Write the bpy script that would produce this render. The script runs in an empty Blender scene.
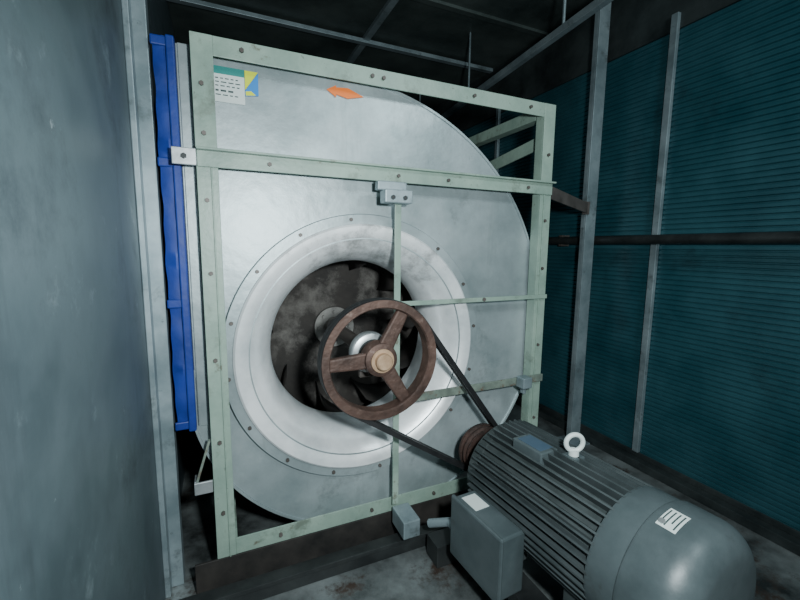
import bpy, bmesh, math, random
from mathutils import Vector, Matrix
random.seed(4)
# ---------------------------------------------------------------- materials
def mat(name, c1, c2=None, metal=0.0, rough=0.5, scale=6.0, bump=0.0, bscale=60.0, rust=None, rust_amt=0.6, rscale=9.0, streak=None, spec=None, lo=0.35, hi=0.65, rw=.1, blot=None, blot_amt=.55, blscale=2.5, blw=.12, bls=.8, speck=None, zw=0.0, z0=0.0, spec_amt=.66, spec_sc=55, streakdark=None, sds=.6):
    m = bpy.data.materials.new(name); m.use_nodes = True
    nt = m.node_tree; N = nt.nodes; L = nt.links
    b = N['Principled BSDF']
    b.inputs['Metallic'].default_value = metal
    b.inputs['Roughness'].default_value = rough
    if spec is not None: b.inputs['Specular IOR Level'].default_value = spec
    tc = N.new('ShaderNodeTexCoord')
    src = tc.outputs['Object']
    if streak:
        mp = N.new('ShaderNodeMapping'); mp.inputs['Scale'].default_value = streak
        L.new(src, mp.inputs['Vector']); src = mp.outputs['Vector']
    n = N.new('ShaderNodeTexNoise'); n.inputs['Scale'].default_value = scale; n.inputs['Detail'].default_value = 8; n.inputs['Roughness'].default_value = 0.65
    L.new(src, n.inputs['Vector'])
    r = N.new('ShaderNodeValToRGB')
    r.color_ramp.elements[0].position = lo; r.color_ramp.elements[1].position = hi
    r.color_ramp.elements[0].color = (*c1, 1); r.color_ramp.elements[1].color = (*(c2 or c1), 1)
    L.new(n.outputs['Fac'], r.inputs['Fac'])
    out = r.outputs['Color']
    def overlay(out, col, amt, sc, wd, vec=None, strength=1.0, zw=0.0):
        n2 = N.new('ShaderNodeTexNoise'); n2.inputs['Scale'].default_value = sc; n2.inputs['Detail'].default_value = 10; n2.inputs['Roughness'].default_value = 0.72
        L.new(vec or tc.outputs['Object'], n2.inputs['Vector'])
        f = n2.outputs['Fac']
        if zw:
            sp = N.new('ShaderNodeSeparateXYZ'); L.new(tc.outputs['Object'], sp.inputs[0])
            ma = N.new('ShaderNodeMath'); ma.operation = 'MULTIPLY_ADD'; ma.inputs[1].default_value = zw; ma.inputs[2].default_value = -zw * z0
            L.new(sp.outputs['Z'], ma.inputs[0])
            ad = N.new('ShaderNodeMath'); ad.operation = 'ADD'; L.new(ma.outputs[0], ad.inputs[0]); L.new(f, ad.inputs[1]); f = ad.outputs[0]
        r2 = N.new('ShaderNodeValToRGB')
        r2.color_ramp.elements[0].position = amt; r2.color_ramp.elements[1].position = amt + wd
        r2.color_ramp.elements[0].color = (0, 0, 0, 1); r2.color_ramp.elements[1].color = (strength, strength, strength, 1)
        L.new(f, r2.inputs['Fac'])
        mx = N.new('ShaderNodeMixRGB'); mx.inputs['Color2'].default_value = (*col, 1)
        L.new(r2.outputs['Color'], mx.inputs['Fac']); L.new(out, mx.inputs['Color1'])
        return mx.outputs['Color']
    if blot: out = overlay(out, blot, blot_amt, blscale, blw, strength=bls)
    if streakdark:
        mp2 = N.new('ShaderNodeMapping'); mp2.inputs['Scale'].default_value = (14, 14, 1.6); L.new(tc.outputs['Object'], mp2.inputs['Vector'])
        out = overlay(out, streakdark, .56, 1.0, .16, vec=mp2.outputs['Vector'], strength=sds)
    if rust: out = overlay(out, rust, rust_amt, rscale, rw, zw=zw)
    if speck: out = overlay(out, speck, spec_amt, spec_sc, .04, strength=.6)
    L.new(out, b.inputs['Base Color'])
    rr = N.new('ShaderNodeMapRange'); rr.inputs['To Min'].default_value = max(0.05, rough - 0.12); rr.inputs['To Max'].default_value = min(1, rough + 0.15)
    L.new(n.outputs['Fac'], rr.inputs['Value']); L.new(rr.outputs['Result'], b.inputs['Roughness'])
    if bump > 0:
        n3 = N.new('ShaderNodeTexNoise'); n3.inputs['Scale'].default_value = bscale; n3.inputs['Detail'].default_value = 6
        L.new(tc.outputs['Object'], n3.inputs['Vector'])
        bp = N.new('ShaderNodeBump'); bp.inputs['Strength'].default_value = bump; bp.inputs['Distance'].default_value = 0.01
        L.new(n3.outputs['Fac'], bp.inputs['Height']); L.new(bp.outputs['Normal'], b.inputs['Normal'])
    return m

M_galv = mat('galvanised_sheet', (0.25, 0.305, 0.315), (0.42, 0.485, 0.50), metal=0.45, rough=0.42, scale=3.5, bump=0.12, bscale=25, rust=(0.15, 0.165, 0.16), rust_amt=0.60, rscale=6, rw=.2, blot=(0.54, 0.61, 0.625), blot_amt=.50, blscale=2.2, blw=.2, speck=(.10, .10, .09), spec_amt=.67, lo=.34, hi=.64, streakdark=(.20, .23, .225), sds=.5)
M_cone = mat('spun_cone_steel', (0.50, 0.56, 0.58), (0.95, 0.97, 0.98), metal=0.3, rough=0.34, scale=3, bump=0.1, bscale=20, rust=(0.13, 0.128, 0.12), rust_amt=0.60, rscale=7, rw=.2, zw=.34, z0=.52, speck=(.13, .12, .10), spec_amt=.69, lo=.3, hi=.56)
M_green = mat('pale_green_paint', (0.20, 0.28, 0.235), (0.31, 0.41, 0.34), metal=0.0, rough=0.4, scale=7, rust=(0.11, 0.08, 0.05), rust_amt=0.61, rscale=18, bump=0.08, blot=(.12, .145, .115), blot_amt=.54, blscale=8, speck=(.07, .06, .045), spec_amt=.63)
M_greend = mat('grimy_green_paint', (0.10, 0.125, 0.11), (0.24, 0.29, 0.24), metal=0.1, rough=0.55, scale=12, rust=(0.12, 0.07, 0.045), rust_amt=0.53, rscale=20)
M_rust = mat('rusty_cast_iron', (0.050, 0.029, 0.023), (0.125, 0.072, 0.056), metal=0.25, rough=0.6, scale=14, bump=0.35, bscale=80, rust=(0.22, 0.155, 0.13), rust_amt=0.60, rscale=28)
M_rustd = mat('rusty_dark_iron', (0.025, 0.018, 0.016), (0.085, 0.045, 0.035), metal=0.25, rough=0.6, scale=14, bump=0.35, bscale=80)
M_tan = mat('tan_shaft_end', (0.36, 0.23, 0.14), (0.52, 0.36, 0.24), metal=0.3, rough=0.5, scale=30)
M_steel = mat('bright_steel', (0.42, 0.45, 0.46), (0.62, 0.65, 0.66), metal=0.7, rough=0.35, scale=20)
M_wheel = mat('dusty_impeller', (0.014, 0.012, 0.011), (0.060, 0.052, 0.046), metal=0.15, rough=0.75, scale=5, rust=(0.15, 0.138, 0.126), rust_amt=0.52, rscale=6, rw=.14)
M_blade = mat('dark_blades', (0.006, 0.0055, 0.005), (0.028, 0.023, 0.020), metal=0.15, rough=0.8, scale=8)  # near-black tone for blades and shroud, darker than the backplate
M_rubber = mat('belt_rubber', (0.005, 0.006, 0.007), (0.011, 0.011, 0.012), rough=0.55, scale=20)
M_blue = mat('blue_canvas', (0.004, 0.022, 0.17), (0.008, 0.040, 0.29), rough=0.5, scale=8, bump=0.25, bscale=18)
M_motor = mat('motor_grey_paint', (0.056, 0.075, 0.080), (0.098, 0.124, 0.131), metal=0.1, rough=0.42, scale=6, bump=0.05, rust=(0.045, 0.05, 0.047), rust_amt=0.60, rscale=9, rw=.14, speck=(.32, .35, .35), spec_amt=.69)
M_fin = mat('motor_fin_paint', (0.036, 0.048, 0.050), (0.075, 0.092, 0.096), metal=0.1, rough=0.5, scale=9, rust=(0.03, 0.034, 0.032), rust_amt=0.56, rscale=9, rw=.14, speck=(.22, .24, .24), spec_amt=.70)
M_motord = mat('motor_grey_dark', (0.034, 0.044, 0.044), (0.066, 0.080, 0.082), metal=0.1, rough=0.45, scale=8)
M_wallL = mat('left_panel_zinc', (0.062, 0.092, 0.106), (0.135, 0.180, 0.200), metal=0.35, rough=0.42, scale=5, bump=0.06, bscale=14, rust=(0.24, 0.30, 0.325), rust_amt=0.60, rscale=9, rw=.16, blot=(.038, .054, .064), blot_amt=.50, blscale=5, blw=.16, speck=(.40, .46, .48), spec_amt=.67, spec_sc=24, lo=0.34, hi=0.66, streakdark=(.045, .06, .07))
M_trim = mat('zinc_trim', (0.18, 0.235, 0.255), (0.33, 0.40, 0.425), metal=0.4, rough=0.42, scale=8, blot=(.09, .11, .11), blot_amt=.56, blscale=11, speck=(.06, .07, .07), spec_amt=.64)
M_teal = mat('teal_panel_paint', (0.012, 0.062, 0.080), (0.028, 0.105, 0.128), metal=0.1, rough=0.36, scale=4, rust=(0.010, 0.030, 0.038), rust_amt=0.57, rscale=3, rw=.2, speck=(.14, .21, .23), spec_amt=.68)
M_ceil = mat('dark_ceiling_panel', (0.036, 0.050, 0.048), (0.105, 0.130, 0.122), metal=0.2, rough=0.5, scale=3, bump=0.1)
M_floor = mat('grimy_floor_sheet', (0.035, 0.040, 0.040), (0.28, 0.31, 0.31), metal=0.4, rough=0.4, scale=5, rust=(0.07, 0.05, 0.04), rust_amt=0.54, rscale=8, bump=0.1)
M_floord = mat('black_channel', (0.012, 0.014, 0.015), (0.04, 0.045, 0.045), metal=0.3, rough=0.45, scale=8)
M_basebr = mat('grimy_base_rail', (0.014, 0.014, 0.014), (0.045, 0.040, 0.036), metal=0.2, rough=0.6, scale=9)
M_base = mat('dark_kerb', (0.018, 0.024, 0.025), (0.055, 0.068, 0.068), metal=0.2, rough=0.45, scale=6)
M_white = mat('white_label', (0.55, 0.62, 0.60), (0.66, 0.72, 0.70), rough=0.5)
M_ink = mat('label_ink', (0.04, 0.06, 0.06), rough=0.5)
M_tealink = mat('label_teal', (0.02, 0.22, 0.20), rough=0.5)
M_blueplate = mat('dull_blue_plate', (0.04, 0.075, 0.115), (0.07, 0.11, 0.155), rough=0.5)
M_yel = mat('label_yellow', (0.65, 0.72, 0.03), rough=0.5)
M_cyan = mat('label_blue', (0.02, 0.22, 0.60), rough=0.5)
M_orange = mat('orange_sticker', (0.85, 0.17, 0.02), (0.95, 0.22, 0.03), rough=0.5)
M_brnb = mat('brown_bracket', (0.07, 0.06, 0.053), (0.15, 0.13, 0.12), metal=0.3, rough=0.5, scale=10)
M_hub = mat('hub_grey', (0.12, 0.115, 0.11), (0.28, 0.27, 0.25), metal=0.3, rough=0.5, scale=14)

# ---------------------------------------------------------------- helpers
def empty(name):
    e = bpy.data.objects.new(name, None); bpy.context.collection.objects.link(e); e.empty_display_size = 0.05
    return e
def obj_from_bm(name, bm, m, parent=None, smooth=False, bevel=0.0):
    me = bpy.data.meshes.new(name); bmesh.ops.recalc_face_normals(bm, faces=bm.faces[:]); bm.to_mesh(me); bm.free()
    o = bpy.data.objects.new(name, me); bpy.context.collection.objects.link(o)
    for mm in (m if isinstance(m, (list, tuple)) else [m]): me.materials.append(mm)
    if smooth:
        for p in me.polygons: p.use_smooth = True
        me.set_sharp_from_angle(angle=math.radians(35))
    if bevel > 0:
        md = o.modifiers.new('bevel', 'BEVEL'); md.width = bevel; md.segments = 2; md.limit_method = 'ANGLE'
    if parent: o.parent = parent
    return o
def add_box(bm, mn, mx):
    c = [(a + b) / 2 for a, b in zip(mn, mx)]; s = [abs(b - a) for a, b in zip(mn, mx)]
    bmesh.ops.create_cube(bm, size=1, matrix=Matrix.Translation(c) @ Matrix.Diagonal((*s, 1)))
def boxes(name, lst, m, parent=None, bevel=0.0015):
    bm = bmesh.new()
    for mn, mx in lst: add_box(bm, mn, mx)
    return obj_from_bm(name, bm, m, parent, bevel=bevel)
def add_bar(bm, p, q, w, h, up=(0, 0, 1)):
    p = Vector(p); q = Vector(q); d = (q - p); l = d.length; d.normalize()
    s = d.cross(Vector(up)).normalized(); u = s.cross(d)
    R = Matrix((s, d, u)).transposed().to_4x4()
    bmesh.ops.create_cube(bm, size=1, matrix=Matrix.Translation((p + q) / 2) @ R @ Matrix.Diagonal((w, l, h, 1)))
def add_cyl(bm, p, q, r, r2=None, seg=24):
    p = Vector(p); q = Vector(q); d = q - p
    R = Vector((0, 0, 1)).rotation_difference(d.normalized()).to_matrix().to_4x4()
    bmesh.ops.create_cone(bm, cap_ends=True, segments=seg, radius1=r, radius2=r if r2 is None else r2, depth=d.length, matrix=Matrix.Translation((p + q) / 2) @ R)
def add_lathe(bm, c, prof, seg=96, closed=False):
    rings = []
    for r, y in prof:
        rings.append([bm.verts.new((c[0] + r * math.cos(2 * math.pi * i / seg), y, c[1] + r * math.sin(2 * math.pi * i / seg))) for i in range(seg)])
    n = len(rings)
    for k in range(n if closed else n - 1):
        a = rings[k]; b = rings[(k + 1) % n]
        for i in range(seg):
            j = (i + 1) % seg
            bm.faces.new((a[i], a[j], b[j], b[i]))
    return rings
def lathe(name, c, prof, m, parent=None, seg=96, closed=False):
    bm = bmesh.new(); add_lathe(bm, c, prof, seg, closed)
    return obj_from_bm(name, bm, m, parent, smooth=True)
def prism(bm, pts, y0, y1):
    a = [bm.verts.new((x, y0, z)) for x, z in pts]; b = [bm.verts.new((x, y1, z)) for x, z in pts]
    bm.faces.new(a); bm.faces.new(b[::-1])
    for i in range(len(pts)):
        j = (i + 1) % len(pts); bm.faces.new((a[i], a[j], b[j], b[i]))

# ---------------------------------------------------------------- room shell
XL, XR, YB, YF, ZF, ZC = -0.118, 1.52, 1.75, -2.3, -0.08, 1.78
ZT = 1.52
boxes('floor', [((XL - .05, YF, ZF - .04), (XR + .05, YB, ZF))], M_floor, bevel=0)
boxes('ceiling', [((XL - .05, YF, ZC), (XR + .05, YB, ZC + .04))] + [((XL, y, ZC - .012), (XR, y + .03, ZC)) for y in (-1.2, -.3, .6)], M_ceil, bevel=0)
boxes('wall_back', [((XL - .05, YB, ZF - .04), (XR + .05, YB + .04, ZC + .04))], M_ceil, bevel=0)
boxes('wall_front', [((XL - .05, YF - .04, ZF - .04), (XR + .05, YF, ZC + .04))], M_ceil, bevel=0)
boxes('wall_left', [((XL - .05, YF, ZF), (XL, YB, ZC))], M_wallL, bevel=0)
bm = bmesh.new(); pitch = 0.018; z = ZF; pv = None; prof = []
while z < ZT:
    prof += [(0, z), (0, z + pitch * .55), (0.004, z + pitch * .7), (0.004, z + pitch * .85)]
    z += pitch
prof = [(a, min(b, ZT)) for a, b in prof]
for a, zz in prof:
    v = (bm.verts.new((XR - .001 + a, YF, zz)), bm.verts.new((XR - .001 + a, YB, zz)))
    if pv: bm.faces.new((pv[0], pv[1], v[1], v[0]))
    pv = v
add_box(bm, (XR + .006, YF, ZF), (XR + .05, YB, ZT))
wr = obj_from_bm('wall_right', bm, [M_teal, M_ceil])
boxes('trim_5', [((XR - .004, YF, ZT), (XR + .05, YB, ZC))], M_base, bevel=0)
boxes('trim_1', [((XL, .05, ZF), (-.080, .085, ZC)), ((XL, .02, ZF), (XL + .012, .05, ZC))], M_trim, bevel=.002)
boxes('baseboard_right', [((XR - .045, YF, ZF), (XR - .004, YB, ZF + .03)), ((XR - .012, YF, ZF + .03), (XR - .004, YB, ZF + .05))], M_base)
boxes('trim_2', [((XR - .018, y, ZF + .05), (XR - .002, y + .024, ZT + .05)) for y in (-1.35, -.02, .95)], M_trim)
e = empty('ceiling_conduit')
bm = bmesh.new(); add_bar(bm, (1.05, -.45, 1.48), (1.27, 1.74, 1.48), .024, .024)
for f in (.25, .55, .85):
    p = Vector((1.05, -.45, 1.48)).lerp(Vector((1.27, 1.74, 1.48)), f); add_bar(bm, (p.x, p.y, p.z), (p.x, p.y, ZC), .008, .008, (1, 0, 0))
obj_from_bm('conduit_tube', bm, M_trim, e, bevel=.002)
boxes('trim_3', [((.72, YF, ZC - .02), (.75, YB, ZC)), ((XL, 1.0, ZC - .03), (XR - .03, 1.03, ZC - .012))], M_trim)
# ---------------------------------------------------------------- steel post + pipe
e = empty('steel_post')
boxes('post_angle', [((1.385, .20, ZF), (1.44, .206, ZC)), ((1.434, .206, ZF), (1.44, .25, ZC)), ((1.385, .206, ZF), (1.389, .225, ZC))], M_trim, e)
boxes('foot_plate', [((1.36, .17, ZF), (1.47, .27, ZF + .008))], M_trim, e)
e = empty('wall_pipe')
bm = bmesh.new(); add_cyl(bm, (XR - .045, YF + .01, .80), (XR - .045, YB - .01, .80), .017); obj_from_bm('pipe', bm, M_floord, e, smooth=True)
boxes('pipe_clips', [((XR - .05, y, .775), (XR - .004, y + .02, .825)) for y in (-.6, .4, 1.2)], M_brnb, e)

# ---------------------------------------------------------------- fan
C = (.394, .483)
fan = empty('centrifugal_fan')
Y0, Y1 = .045, .68
def rs(deg): return .612 + .00098 * deg
N = 120
pts = []
a0, a1 = -178, 88
for i in range(N + 1):
    a = a0 + (a1 - a0) * i / N
    r = rs(a); pts.append((C[0] + r * math.cos(math.radians(a)), C[1] + r * math.sin(math.radians(a))))
zt = pts[-1][1]
for x in (.36, .28, .2, .12, .04, -.025): pts.append((x, zt))
for z in (1.05, .9, .75, .6, .47): pts.append((-.025, z))
def plate(bm, y, rin):
    n = len(pts); o = [bm.verts.new((x, y, z)) for x, z in pts]; inn = []
    for x, z in pts:
        d = Vector((x - C[0], z - C[1])).normalized() * rin
        inn.append(bm.verts.new((C[0] + d.x, y, C[1] + d.y)))
    for i in range(n):
        j = (i + 1) % n; bm.faces.new((o[i], o[j], inn[j], inn[i]))
    return o
bm = bmesh.new()
oa = plate(bm, Y0, .30); ob = plate(bm, Y1, .02)
n = len(pts)
for i in range(n - 6):
    j = i + 1
    bm.faces.new((oa[i], oa[j], ob[j], ob[i]))
hs = obj_from_bm('scroll_housing', bm, M_galv, fan)
sm = hs.modifiers.new('thick', 'SOLIDIFY'); sm.thickness = .003
bm = bmesh.new()
for i in range(N):
    (x0, z0), (x1, z1) = pts[i], pts[i + 1]
    add_bar(bm, (x0, Y0 - .001, z0), (x1, Y0 - .001, z1), .006, .006)
obj_from_bm('scroll_seam', bm, M_galv, fan)
lathe('inlet_ring', C, [(.300, .040), (.300, .030), (.364, .030), (.366, .033), (.366, .042)], M_galv, fan)
pf = [(.340, .029), (.339, .024), (.334, .020), (.326, .021)]
for i in range(1, 17):
    t = i / 16 * math.pi / 2
    pf.append((.240 + .086 * (1 - math.sin(t) ** 1.15), .021 + .13 * (1 - math.cos(t)) ** .9))
pf += [(.240, .17), (.246, .20)]
lathe('inlet_cone', C, pf, M_cone, fan, seg=128)
bm = bmesh.new()
for k in range(16):
    a = 2 * math.pi * (k + .3) / 16
    p = (C[0] + .352 * math.cos(a), .032, C[1] + .352 * math.sin(a))
    add_cyl(bm, p, (p[0], .024, p[2]), .005, seg=6)
obj_from_bm('inlet_bolts', bm, M_brnb, fan)
YI = .385
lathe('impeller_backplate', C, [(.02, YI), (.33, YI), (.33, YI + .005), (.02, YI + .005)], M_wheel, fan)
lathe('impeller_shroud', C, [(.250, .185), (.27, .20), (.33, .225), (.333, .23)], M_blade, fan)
bm = bmesh.new()
for k in range(10):
    a = 2 * math.pi * k / 10; prev = None
    for s in range(7):
        t = s / 6; r = .236 + .09 * t; aa = a + .35 * t * t + .2 * t
        x = C[0] + r * math.cos(aa); z = C[1] + r * math.sin(aa)
        v = (bm.verts.new((x, .235, z)), bm.verts.new((C[0] + (r - .03 * (1 - t)) * math.cos(aa), YI, C[1] + (r - .03 * (1 - t)) * math.sin(aa))))
        if prev: bm.faces.new((prev[0], v[0], v[1], prev[1]))
        prev = v
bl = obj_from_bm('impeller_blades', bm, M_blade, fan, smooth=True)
s_ = bl.modifiers.new('t', 'SOLIDIFY'); s_.thickness = .004
bm = bmesh.new()
add_cyl(bm, (C[0], YI, C[1]), (C[0], YI - .02, C[1]), .070, seg=48); add_cyl(bm, (C[0], YI - .02, C[1]), (C[0], YI - .05, C[1]), .036, seg=32)
for k in range(8):
    a = 2 * math.pi * k / 8; p = (C[0] + .054 * math.cos(a), YI - .02, C[1] + .054 * math.sin(a)); add_cyl(bm, p, (p[0], YI - .03, p[2]), .007, seg=6)
obj_from_bm('impeller_hub', bm, M_hub, fan, smooth=True)
PE = -.113
bm = bmesh.new(); add_cyl(bm, (C[0], YI - .02, C[1]), (C[0], PE + .003, C[1]), .0205, seg=32); obj_from_bm('fan_shaft', bm, M_brnb, fan, smooth=True)
lathe('bearing_ring', C, [(.022, -.025), (.036, -.025), (.036, -.018), (.042, -.018), (.052, -.014), (.055, -.008), (.055, .012), (.048, .016), (.022, .016)], M_steel, fan, seg=48)
lathe('bearing_seal', C, [(.028, -.026), (.040, -.0255)], M_floord, fan, seg=48)
boxes('bearing_block', [((C[0] + .03, -.006, C[1] - .03), (C[0] + .082, .012, C[1] + .03)), ((C[0] - .03, -.006, C[1] - .068), (C[0] + .03, .012, C[1] - .03))], M_brnb, fan, bevel=.004)
boxes('outlet_flange', [((-.030, Y0, .33), (-.025, Y1, 1.19)), ((-.026, Y0 - .004, .33), (-.002, Y0, 1.19))], M_galv, fan)
e = empty('flexible_duct_connector')
bm = bmesh.new(); prev = None; segs = 60; xi = -.0305
for s in range(segs + 1):
    z = .33 + .865 * s / segs; w = .002 * math.sin(s * 1.1) + .002 * math.sin(s * .37 + 1)
    ring = [bm.verts.new(p) for p in ((xi, .06, z), (xi, .040, z), (-.052, .036 + w, z), (-.072 + w * .5, .042, z), (-.0745 + w, .10, z), (-.0745 - w, .30, z), (-.073, Y1, z), (xi, Y1, z))]
    if prev:
        for i in range(8):
            j = (i + 1) % 8; bm.faces.new((prev[i], prev[j], ring[j], ring[i]))
    else: bm.faces.new(ring)
    prev = ring
bm.faces.new(prev); obj_from_bm('canvas_sleeve', bm, M_blue, e, smooth=True)
boxes('canvas_collar', [((-.0755, .033, z0), (xi, .040, z0 + .02)) for z0 in (.33, .62, .93, 1.175)] + [((-.047, .028, .325), (xi, .038, 1.197))], M_blue, e, bevel=.003)
# ---------------------------------------------------------------- support frame
fr = empty('fan_support_frame')
t = .005; w = .043; W = 1.0; H = 1.2; TR = .040
L_ = [((0, 0, 0), (w, t, H)), ((0, t, 0), (t, .042, H)),
      ((W - w, 0, 0), (W, t, H)), ((W - w, t, 0), (W - w + t, .036, H)),
      ((w, .001, H - TR), (W - w, t, H)), ((w, t, H - t), (W - w, .045, H)),
      ((w, .001, 0), (W - w, t, w)), ((w, t, 0), (W - w, .040, t)),
      ((.002, -.006, .930), (W - .002, -.0005, .968)), ((.002, -.022, .963), (W - .002, -.006, .968)),
      ((.028, -.004, .0), (.031, -.0005, .93)), ((W - w + .012, -.004, .0), (W - w + .015, -.0005, .93))]
boxes('front_angles', L_, M_green, fr, bevel=.001)
L_ = [((0, .735, 0), (w, .74, H)), ((0, .70, 0), (t, .735, H)), ((W - w, .735, 0), (W, .74, H)), ((W - t, .70, 0), (W, .735, H)),
      ((w, .735, H - w), (W - w, .739, H)), ((w, .735, 0), (W - w, .739, w))]
boxes('rear_angles', L_, M_green, fr, bevel=.001)
bm = bmesh.new()
for (x, z) in ((W - .02, H - .02), (W - .02, .02), (.03, .02)):
    add_bar(bm, (x, .045, z), (x, .735, z), .035, .035)
add_bar(bm, (W - .012, .04, 1.10), (W - .012, .70, 1.02), .006, .04)
obj_from_bm('depth_members', bm, M_green, fr, bevel=.001)
boxes('bearing_support_bars', [((.458, -.016, .03), (.476, -.011, .930)), ((.471, -.011, .03), (.476, .010, .93)),
      ((.476, -.012, .604), (W - .004, -.006, .617)), ((.476, -.006, .604), (W - w - .001, .012, .609))], M_green, fr, bevel=.001)
boxes('lower_support_bar', [((.476, -.014, .328), (W - .004, -.008, .352)), ((.476, -.008, .328), (W - w - .001, .012, .333))], M_greend, fr, bevel=.001)
boxes('clamp_brackets', [((.415, -.055, .872), (.49, -.017, .905)), ((.405, -.030, .905), (.485, -.0065, .928)), ((.455, -.10, -.02), (.505, -.02, .03)),
      ((.885, -.05, .325), (.92, -.0145, .36)), ((.905, -.03, .30), (.915, -.012, .335))], M_trim, fr, bevel=.003)
boxes('side_brackets', [((-.045, -.012, .93), (.0015, -.007, .965)), ((-.04, -.012, .185), (-.001, -.006, .215)), ((-.04, -.006, .185), (-.034, .03, .215))], M_steel, fr)
bm = bmesh.new()
for x, z in ((.435, .885), (.468, .885)): add_cyl(bm, (x, -.05, z), (x, -.060, z), .006, seg=6)
add_cyl(bm, (-.022, -.01, .947), (-.022, -.018, .947), .006, seg=6)
obj_from_bm('bracket_bolts', bm, M_floord, fr)
bm = bmesh.new(); add_bar(bm, (-.035, .0, .21), (-.004, .0, .31), .005, .012, (0, 1, 0)); obj_from_bm('side_brace', bm, M_greend, fr)
bm = bmesh.new()
bp = [(.018, z) for z in (.12, .3, .5, .7, .86, 1.0, 1.1)] + [(W - .022, z) for z in (.2, .45, .7, .85, 1.05)] + [(x, H - .02) for x in (.1, .4, .43, .7, .9)] + [(x, .022) for x in (.15, .4, .6)]
for x, z in bp: add_cyl(bm, (x, .002, z), (x, -.006, z), .005, seg=6)
for x in (.15, .47, .62, .9): add_cyl(bm, (x, 0, .946), (x, -.012, .946), .005, seg=6)
add_cyl(bm, (.75, -.005, .611), (.75, -.016, .611), .006, seg=6)
obj_from_bm('frame_bolts', bm, M_brnb, fr)
e = empty('tie_bracket')
bm = bmesh.new(); add_bar(bm, (W + .002, .02, .945), (1.38, .195, .925), .006, .04); add_box(bm, (1.36, .192, .90), (1.392, .199, .95)); obj_from_bm('tie_strap', bm, M_brnb, e)
e = empty('base_channel')
boxes('front_channel', [((-.10, -.075, -.08), (1.35, -.035, -.045)), ((-.10, -.080, -.048), (1.35, -.075, -.036))], M_floord, e)
e2 = empty('base_channel')
boxes('under_frame_channel', [((-.05, .0, ZF), (1.05, .006, -.001)), ((-.05, .006, ZF), (1.05, .035, ZF + .006)), ((-.05, .70, ZF), (1.05, .74, -.001))], M_basebr, e2)

# ---------------------------------------------------------------- stickers
e = empty('rating_label')
y = Y0 - .004
boxes('label_sheet', [((.040, y, 1.082), (.106, y + .002, 1.157))], M_white, e, bevel=0)
boxes('label_header', [((.040, y - .0006, 1.141), (.106, y, 1.157))], M_tealink, e, bevel=0)
tx = []
for k, z in enumerate((1.131, 1.123, 1.115, 1.104, 1.096)):
    x = .045
    while x < (.094 if k != 3 else .08):
        l = random.uniform(.005, .012); tx.append(((x, y - .0006, z), (min(x + l, .102), y, z + (.0022 if k != 3 else .004)))); x += l + .004
boxes('label_text', tx, M_ink, e, bevel=0)
bm = bmesh.new(); prism(bm, [(.107, 1.157), (.136, 1.157), (.107, 1.115)], y, y + .002); obj_from_bm('yellow_corner', bm, M_yel, e)
bm = bmesh.new(); prism(bm, [(.136, 1.156), (.136, 1.106), (.107, 1.102), (.107, 1.114)], y, y + .002); obj_from_bm('blue_corner', bm, M_cyan, e)
bm = bmesh.new(); prism(bm, [(.108, 1.103), (.130, 1.106), (.120, 1.114), (.108, 1.112)], y - .0006, y + .001); obj_from_bm('yellow_patch', bm, M_yel, e)
e = empty('rotation_arrow_sticker')
bm = bmesh.new(); prism(bm, [(.296, 1.147), (.320, 1.160), (.320, 1.155), (.350, 1.158), (.392, 1.143), (.350, 1.133), (.320, 1.139), (.320, 1.132)], y, y + .002); obj_from_bm('arrow', bm, M_orange, e)

# ---------------------------------------------------------------- pulleys & belts
def pulley(name, c, R, y0, y1, hubr, spokes, rim, angs=None, m=M_rust):
    e = empty(name); n = 2; wd = y1 - y0; g = wd * .30
    pr = [(R - rim, y0 + .004), (R - rim + .003, y0), (R, y0)]
    for k in range(n):
        a = y0 + wd * (.1 + .42 * k); pr += [(R, a), (R - .012, a + g * .3), (R - .012, a + g * .7), (R, a + g)]
    pr += [(R, y1), (R - rim + .003, y1), (R - rim, y1 - .004)]
    lathe('rim', c, pr, m, e, closed=True)
    lathe('hub', c, [(.021, y0 + .002), (hubr * .8, y0 + .002), (hubr, y0 + .006), (hubr * 1.05, y1), (.021, y1)], m, e, seg=48)
    bm = bmesh.new(); ym = (y0 + y1) / 2
    for a in (angs or [360 * k / spokes for k in range(spokes)]):
        a = math.radians(a); d = Vector((math.cos(a), math.sin(a))); nn = Vector((-d.y, d.x)); c2 = Vector(c)
        P = [c2 + d * (hubr * .8) + nn * .021, c2 + d * (R - rim + .004) + nn * .016, c2 + d * (R - rim + .004) - nn * .016, c2 + d * (hubr * .8) - nn * .021]
        prism(bm, [tuple(p) for p in P], ym - .009, ym + .009)
    obj_from_bm('spokes', bm, m, e, bevel=.005)
    return e
py0, py1 = -.094, -.050
fp = pulley('fan_pulley', C, .152, py0, py1, .042, 3, .021, [62, 182, 302])
lathe('taper_bush', C, [(.0, PE), (.018, PE), (.021, PE + .003), (.021, PE + .016), (.030, PE + .016), (.030, PE + .020)], M_tan, fp, seg=32)
C2 = (.7255, .171)
mp_ = pulley('motor_pulley', C2, .072, py0, py1, .03, 4, .045, m=M_rustd)
bm = bmesh.new()
c1 = Vector(C); c2 = Vector(C2); dv = c2 - c1; dist = dv.length; base = math.atan2(dv.y, dv.x)
R1, R2 = .150, .070
off = math.acos((R1 - R2) / dist)
path = []
A0 = base + off; A1 = base - off + 2 * math.pi
for i in range(49):
    a = A0 + (A1 - A0) * i / 48; path.append(c1 + R1 * Vector((math.cos(a), math.sin(a))))
A0 = base - off; A1 = base + off
for i in range(25):
    a = A0 + (A1 - A0) * i / 24; path.append(c2 + R2 * Vector((math.cos(a), math.sin(a))))
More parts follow.
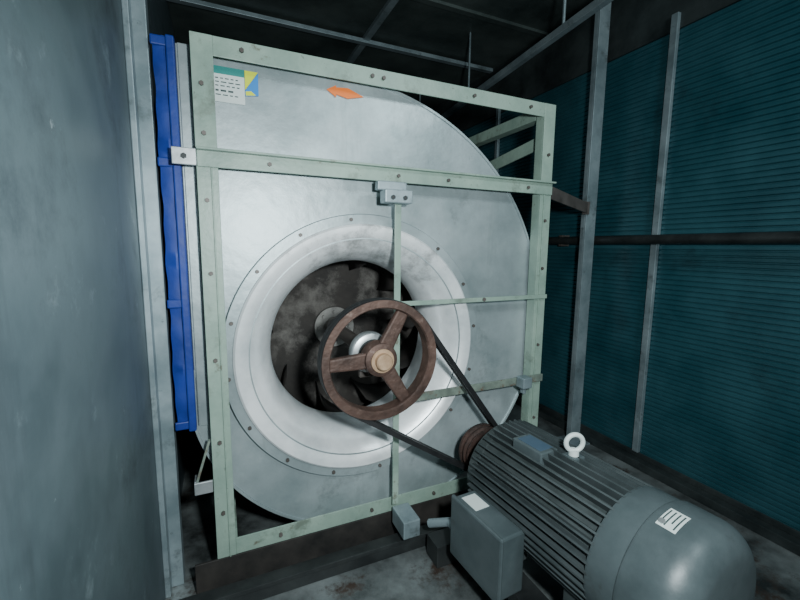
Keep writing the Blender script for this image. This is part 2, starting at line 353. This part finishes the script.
for yc in (py0 + .0440 * .25, py0 + .044 * .67):
    rings = []
    n = len(path)
    for i in range(n):
        tng = (path[(i + 1) % n] - path[i - 1]).normalized(); nr = Vector((tng.y, -tng.x))
        o = path[i] + nr * .004; ii = path[i] - nr * .008
        rings.append([bm.verts.new((o.x, yc - .009, o.y)), bm.verts.new((o.x, yc + .008, o.y)), bm.verts.new((ii.x, yc + .005, ii.y)), bm.verts.new((ii.x, yc - .005, ii.y))])
    for i in range(n):
        a = rings[i]; b = rings[(i + 1) % n]
        for k in range(4): bm.faces.new((a[k], a[(k + 1) % 4], b[(k + 1) % 4], b[k]))
obj_from_bm('drive_belt', bm, M_rubber, None, smooth=True)

# ---------------------------------------------------------------- motor
mo = empty('electric_motor')
mc = (C2[0], C2[1] - .003)
lathe('end_bell_drive', mc, [(.018, -.105), (.045, -.107), (.060, -.118), (.075, -.124), (.106, -.142), (.120, -.155), (.120, -.182), (.112, -.184)], M_motord, mo, seg=64)
YE = -.575
lathe('stator_body', mc, [(.116, -.18), (.116, YE)], M_motord, mo, seg=64)
bm = bmesh.new(); nf = 46
for k in range(nf):
    a = 2 * math.pi * (k + .5) / nf
    d = Vector((math.cos(a), 0, math.sin(a)))
    p = Vector((mc[0], 0, mc[1])) + d * .1235
    R = Matrix((d, Vector((0, 1, 0)), d.cross(Vector((0, 1, 0))))).transposed().to_4x4()
    bmesh.ops.create_cube(bm, size=1, matrix=Matrix.Translation((p.x, (YE - .175) / 2, p.z)) @ R @ Matrix.Diagonal((.025, abs(YE + .175), .0042, 1)))
obj_from_bm('cooling_fins', bm, M_fin, mo)
lathe('rear_band', mc, [(.112, YE + .06), (.134, YE + .058), (.1365, YE + .050), (.1365, YE + .002), (.130, YE)], M_motor, mo, seg=96)
pc = [(.128, YE + .004), (.138, YE), (.1405, YE - .006), (.1405, YE - .055)]
for i in range(1, 12):
    t_ = i / 11 * math.pi / 2; pc.append((.092 + .0485 * math.cos(t_), YE - .055 - .052 * math.sin(t_)))
pc += [(.06, YE - .110), (.0005, YE - .112)]
lathe('fan_cowl', mc, pc, M_motor, mo, seg=96)
bm = bmesh.new()
for k in range(4):
    a = math.radians(20 + 90 * k); d = Vector((math.cos(a), 0, math.sin(a))); q = Vector((mc[0], YE - .02, mc[1]))
    add_cyl(bm, q + d * .139, q + d * .1435, .006, seg=6)
obj_from_bm('cowl_screws', bm, M_steel, mo)
bm = bmesh.new(); add_cyl(bm, (mc[0], -.11, mc[1]), (mc[0], -.05, mc[1]), .018); obj_from_bm('motor_shaft', bm, M_steel, mo, smooth=True)
fl = []
for ya, yb in ((-.24, -.19), (-.50, -.45)):
    fl += [((mc[0] - .13, ya, .012), (mc[0] + .13, yb, .03)), ((mc[0] - .10, ya, .02), (mc[0] - .06, yb, .10)), ((mc[0] + .06, ya, .02), (mc[0] + .10, yb, .10))]
boxes('motor_feet', fl, M_motord, mo, bevel=.003)
boxes('junction_box', [((.532, -.37, .012), (.598, -.20, .158)), ((.524, -.375, .006), (.534, -.195, .163))], M_motor, mo, bevel=.014)
boxes('junction_neck', [((.595, -.34, .05), (.64, -.22, .14))], M_motord, mo, bevel=.003)
boxes('motor_tag', [((.542, -.27, .1583), (.582, -.215, .1590))], M_white, mo, bevel=0)
bm = bmesh.new(); add_cyl(bm, (.55, -.20, .06), (.55, -.165, .06), .014); add_cyl(bm, (.55, -.165, .06), (.52, -.11, .03), .011); obj_from_bm('conduit_fitting', bm, M_trim, mo, smooth=True)
boxes('top_bosses', [((mc[0] - .018, -.395, .27), (mc[0] + .018, -.36, .304)), ((mc[0] - .06, -.34, .27), (mc[0] - .005, -.25, .302))], M_motor, mo, bevel=.003)
boxes('boss_plate', [((mc[0] - .053, -.33, .302), (mc[0] - .012, -.26, .303))], M_blueplate, mo, bevel=0)
bpy.ops.mesh.primitive_torus_add(major_radius=.019, minor_radius=.0055, location=(mc[0], -.378, .333), rotation=(math.pi / 2, 0, -.45))
o = bpy.context.object; o.name = 'lifting_eye'; o.data.materials.append(M_white); o.parent = mo
for p in o.data.polygons: p.use_smooth = True
bm = bmesh.new(); add_cyl(bm, (mc[0], -.378, .300), (mc[0], -.378, .317), .011); obj_from_bm('eye_collar', bm, M_white, mo)
def curved(name, a0, a1, y0, y1, r, m):
    bm = bmesh.new(); pv = None
    for i in range(11):
        a = math.radians(a0 + (a1 - a0) * i / 10)
        v = (bm.verts.new((mc[0] + r * math.cos(a), y0, mc[1] + r * math.sin(a))), bm.verts.new((mc[0] + r * math.cos(a), y1, mc[1] + r * math.sin(a))))
        if pv: bm.faces.new((pv[0], pv[1], v[1], v[0]))
        pv = v
    return obj_from_bm(name, bm, m, mo, smooth=True)
curved('nameplate', 94, 114, YE - .046, YE - .014, .1413, M_white)
for k in range(4): curved('nameplate_text', 96, 112 - 4 * (k % 2), YE - .042 + .0075 * k, YE - .0395 + .0075 * k, .1417, M_ink)
pv_ = Vector((mc[0], -.12, mc[1]))
mo.matrix_world = Matrix.Translation(pv_) @ Matrix.Rotation(math.radians(4.2), 4, 'Z') @ Matrix.Translation(-pv_)
e = empty('motor_slide_base')
boxes('slide_rails', [((mc[0] - .13, -.54, -.02), (mc[0] - .07, -.12, .011)), ((mc[0] + .09, -.54, -.02), (mc[0] + .15, -.12, .011)), ((mc[0] - .2, -.52, ZF), (mc[0] + .2, -.46, -.02)), ((mc[0] - .2, -.16, ZF), (mc[0] + .2, -.10, -.02))], M_floord, e)

# ---------------------------------------------------------------- lights
l = bpy.data.lights.new('work_lamp', 'SPOT'); l.energy = 64; l.shadow_soft_size = .035; l.color = (.88, .98, 1.0); l.spot_size = math.radians(158); l.spot_blend = 1.0
o = bpy.data.objects.new('work_lamp', l); bpy.context.collection.objects.link(o); o.location = (.20, -1.03, .85)
o.rotation_euler = (Vector((.42, 0, .50)) - o.location).to_track_quat('-Z', 'Y').to_euler()
def area(name, loc, tgt, size, power, col):
    l = bpy.data.lights.new(name, 'AREA'); l.energy = power; l.size = size; l.color = col
    o = bpy.data.objects.new(name, l); bpy.context.collection.objects.link(o); o.location = loc
    o.rotation_euler = (Vector(tgt) - Vector(loc)).to_track_quat('-Z', 'Y').to_euler(); return o
area('fill_light', (.95, -1.3, 1.60), (1.30, -.1, .7), .25, 9, (.80, .96, 1.0))  # area fill added to lift the dark right side, not a fitting of the room
w_ = bpy.data.worlds.new('world'); bpy.context.scene.world = w_; w_.use_nodes = True
w_.node_tree.nodes['Background'].inputs[0].default_value = (.35, .5, .55, 1); w_.node_tree.nodes['Background'].inputs[1].default_value = .15
# ---------------------------------------------------------------- camera
cam = bpy.data.cameras.new('camera'); co = bpy.data.objects.new('camera', cam); bpy.context.collection.objects.link(co)
cam.lens = 18.0; cam.sensor_width = 36; cam.clip_start = .01
zc = Vector((-.4049, -.9047, .1311)).normalized(); xc = Vector((.9131, -.4075, .0105)); xc = (xc - zc * xc.dot(zc)).normalized(); yc = zc.cross(xc)
mw = Matrix((xc, yc, zc)).transposed().to_4x4(); mw.translation = (.039, -.989, .763)
co.matrix_world = mw
bpy.context.scene.camera = co
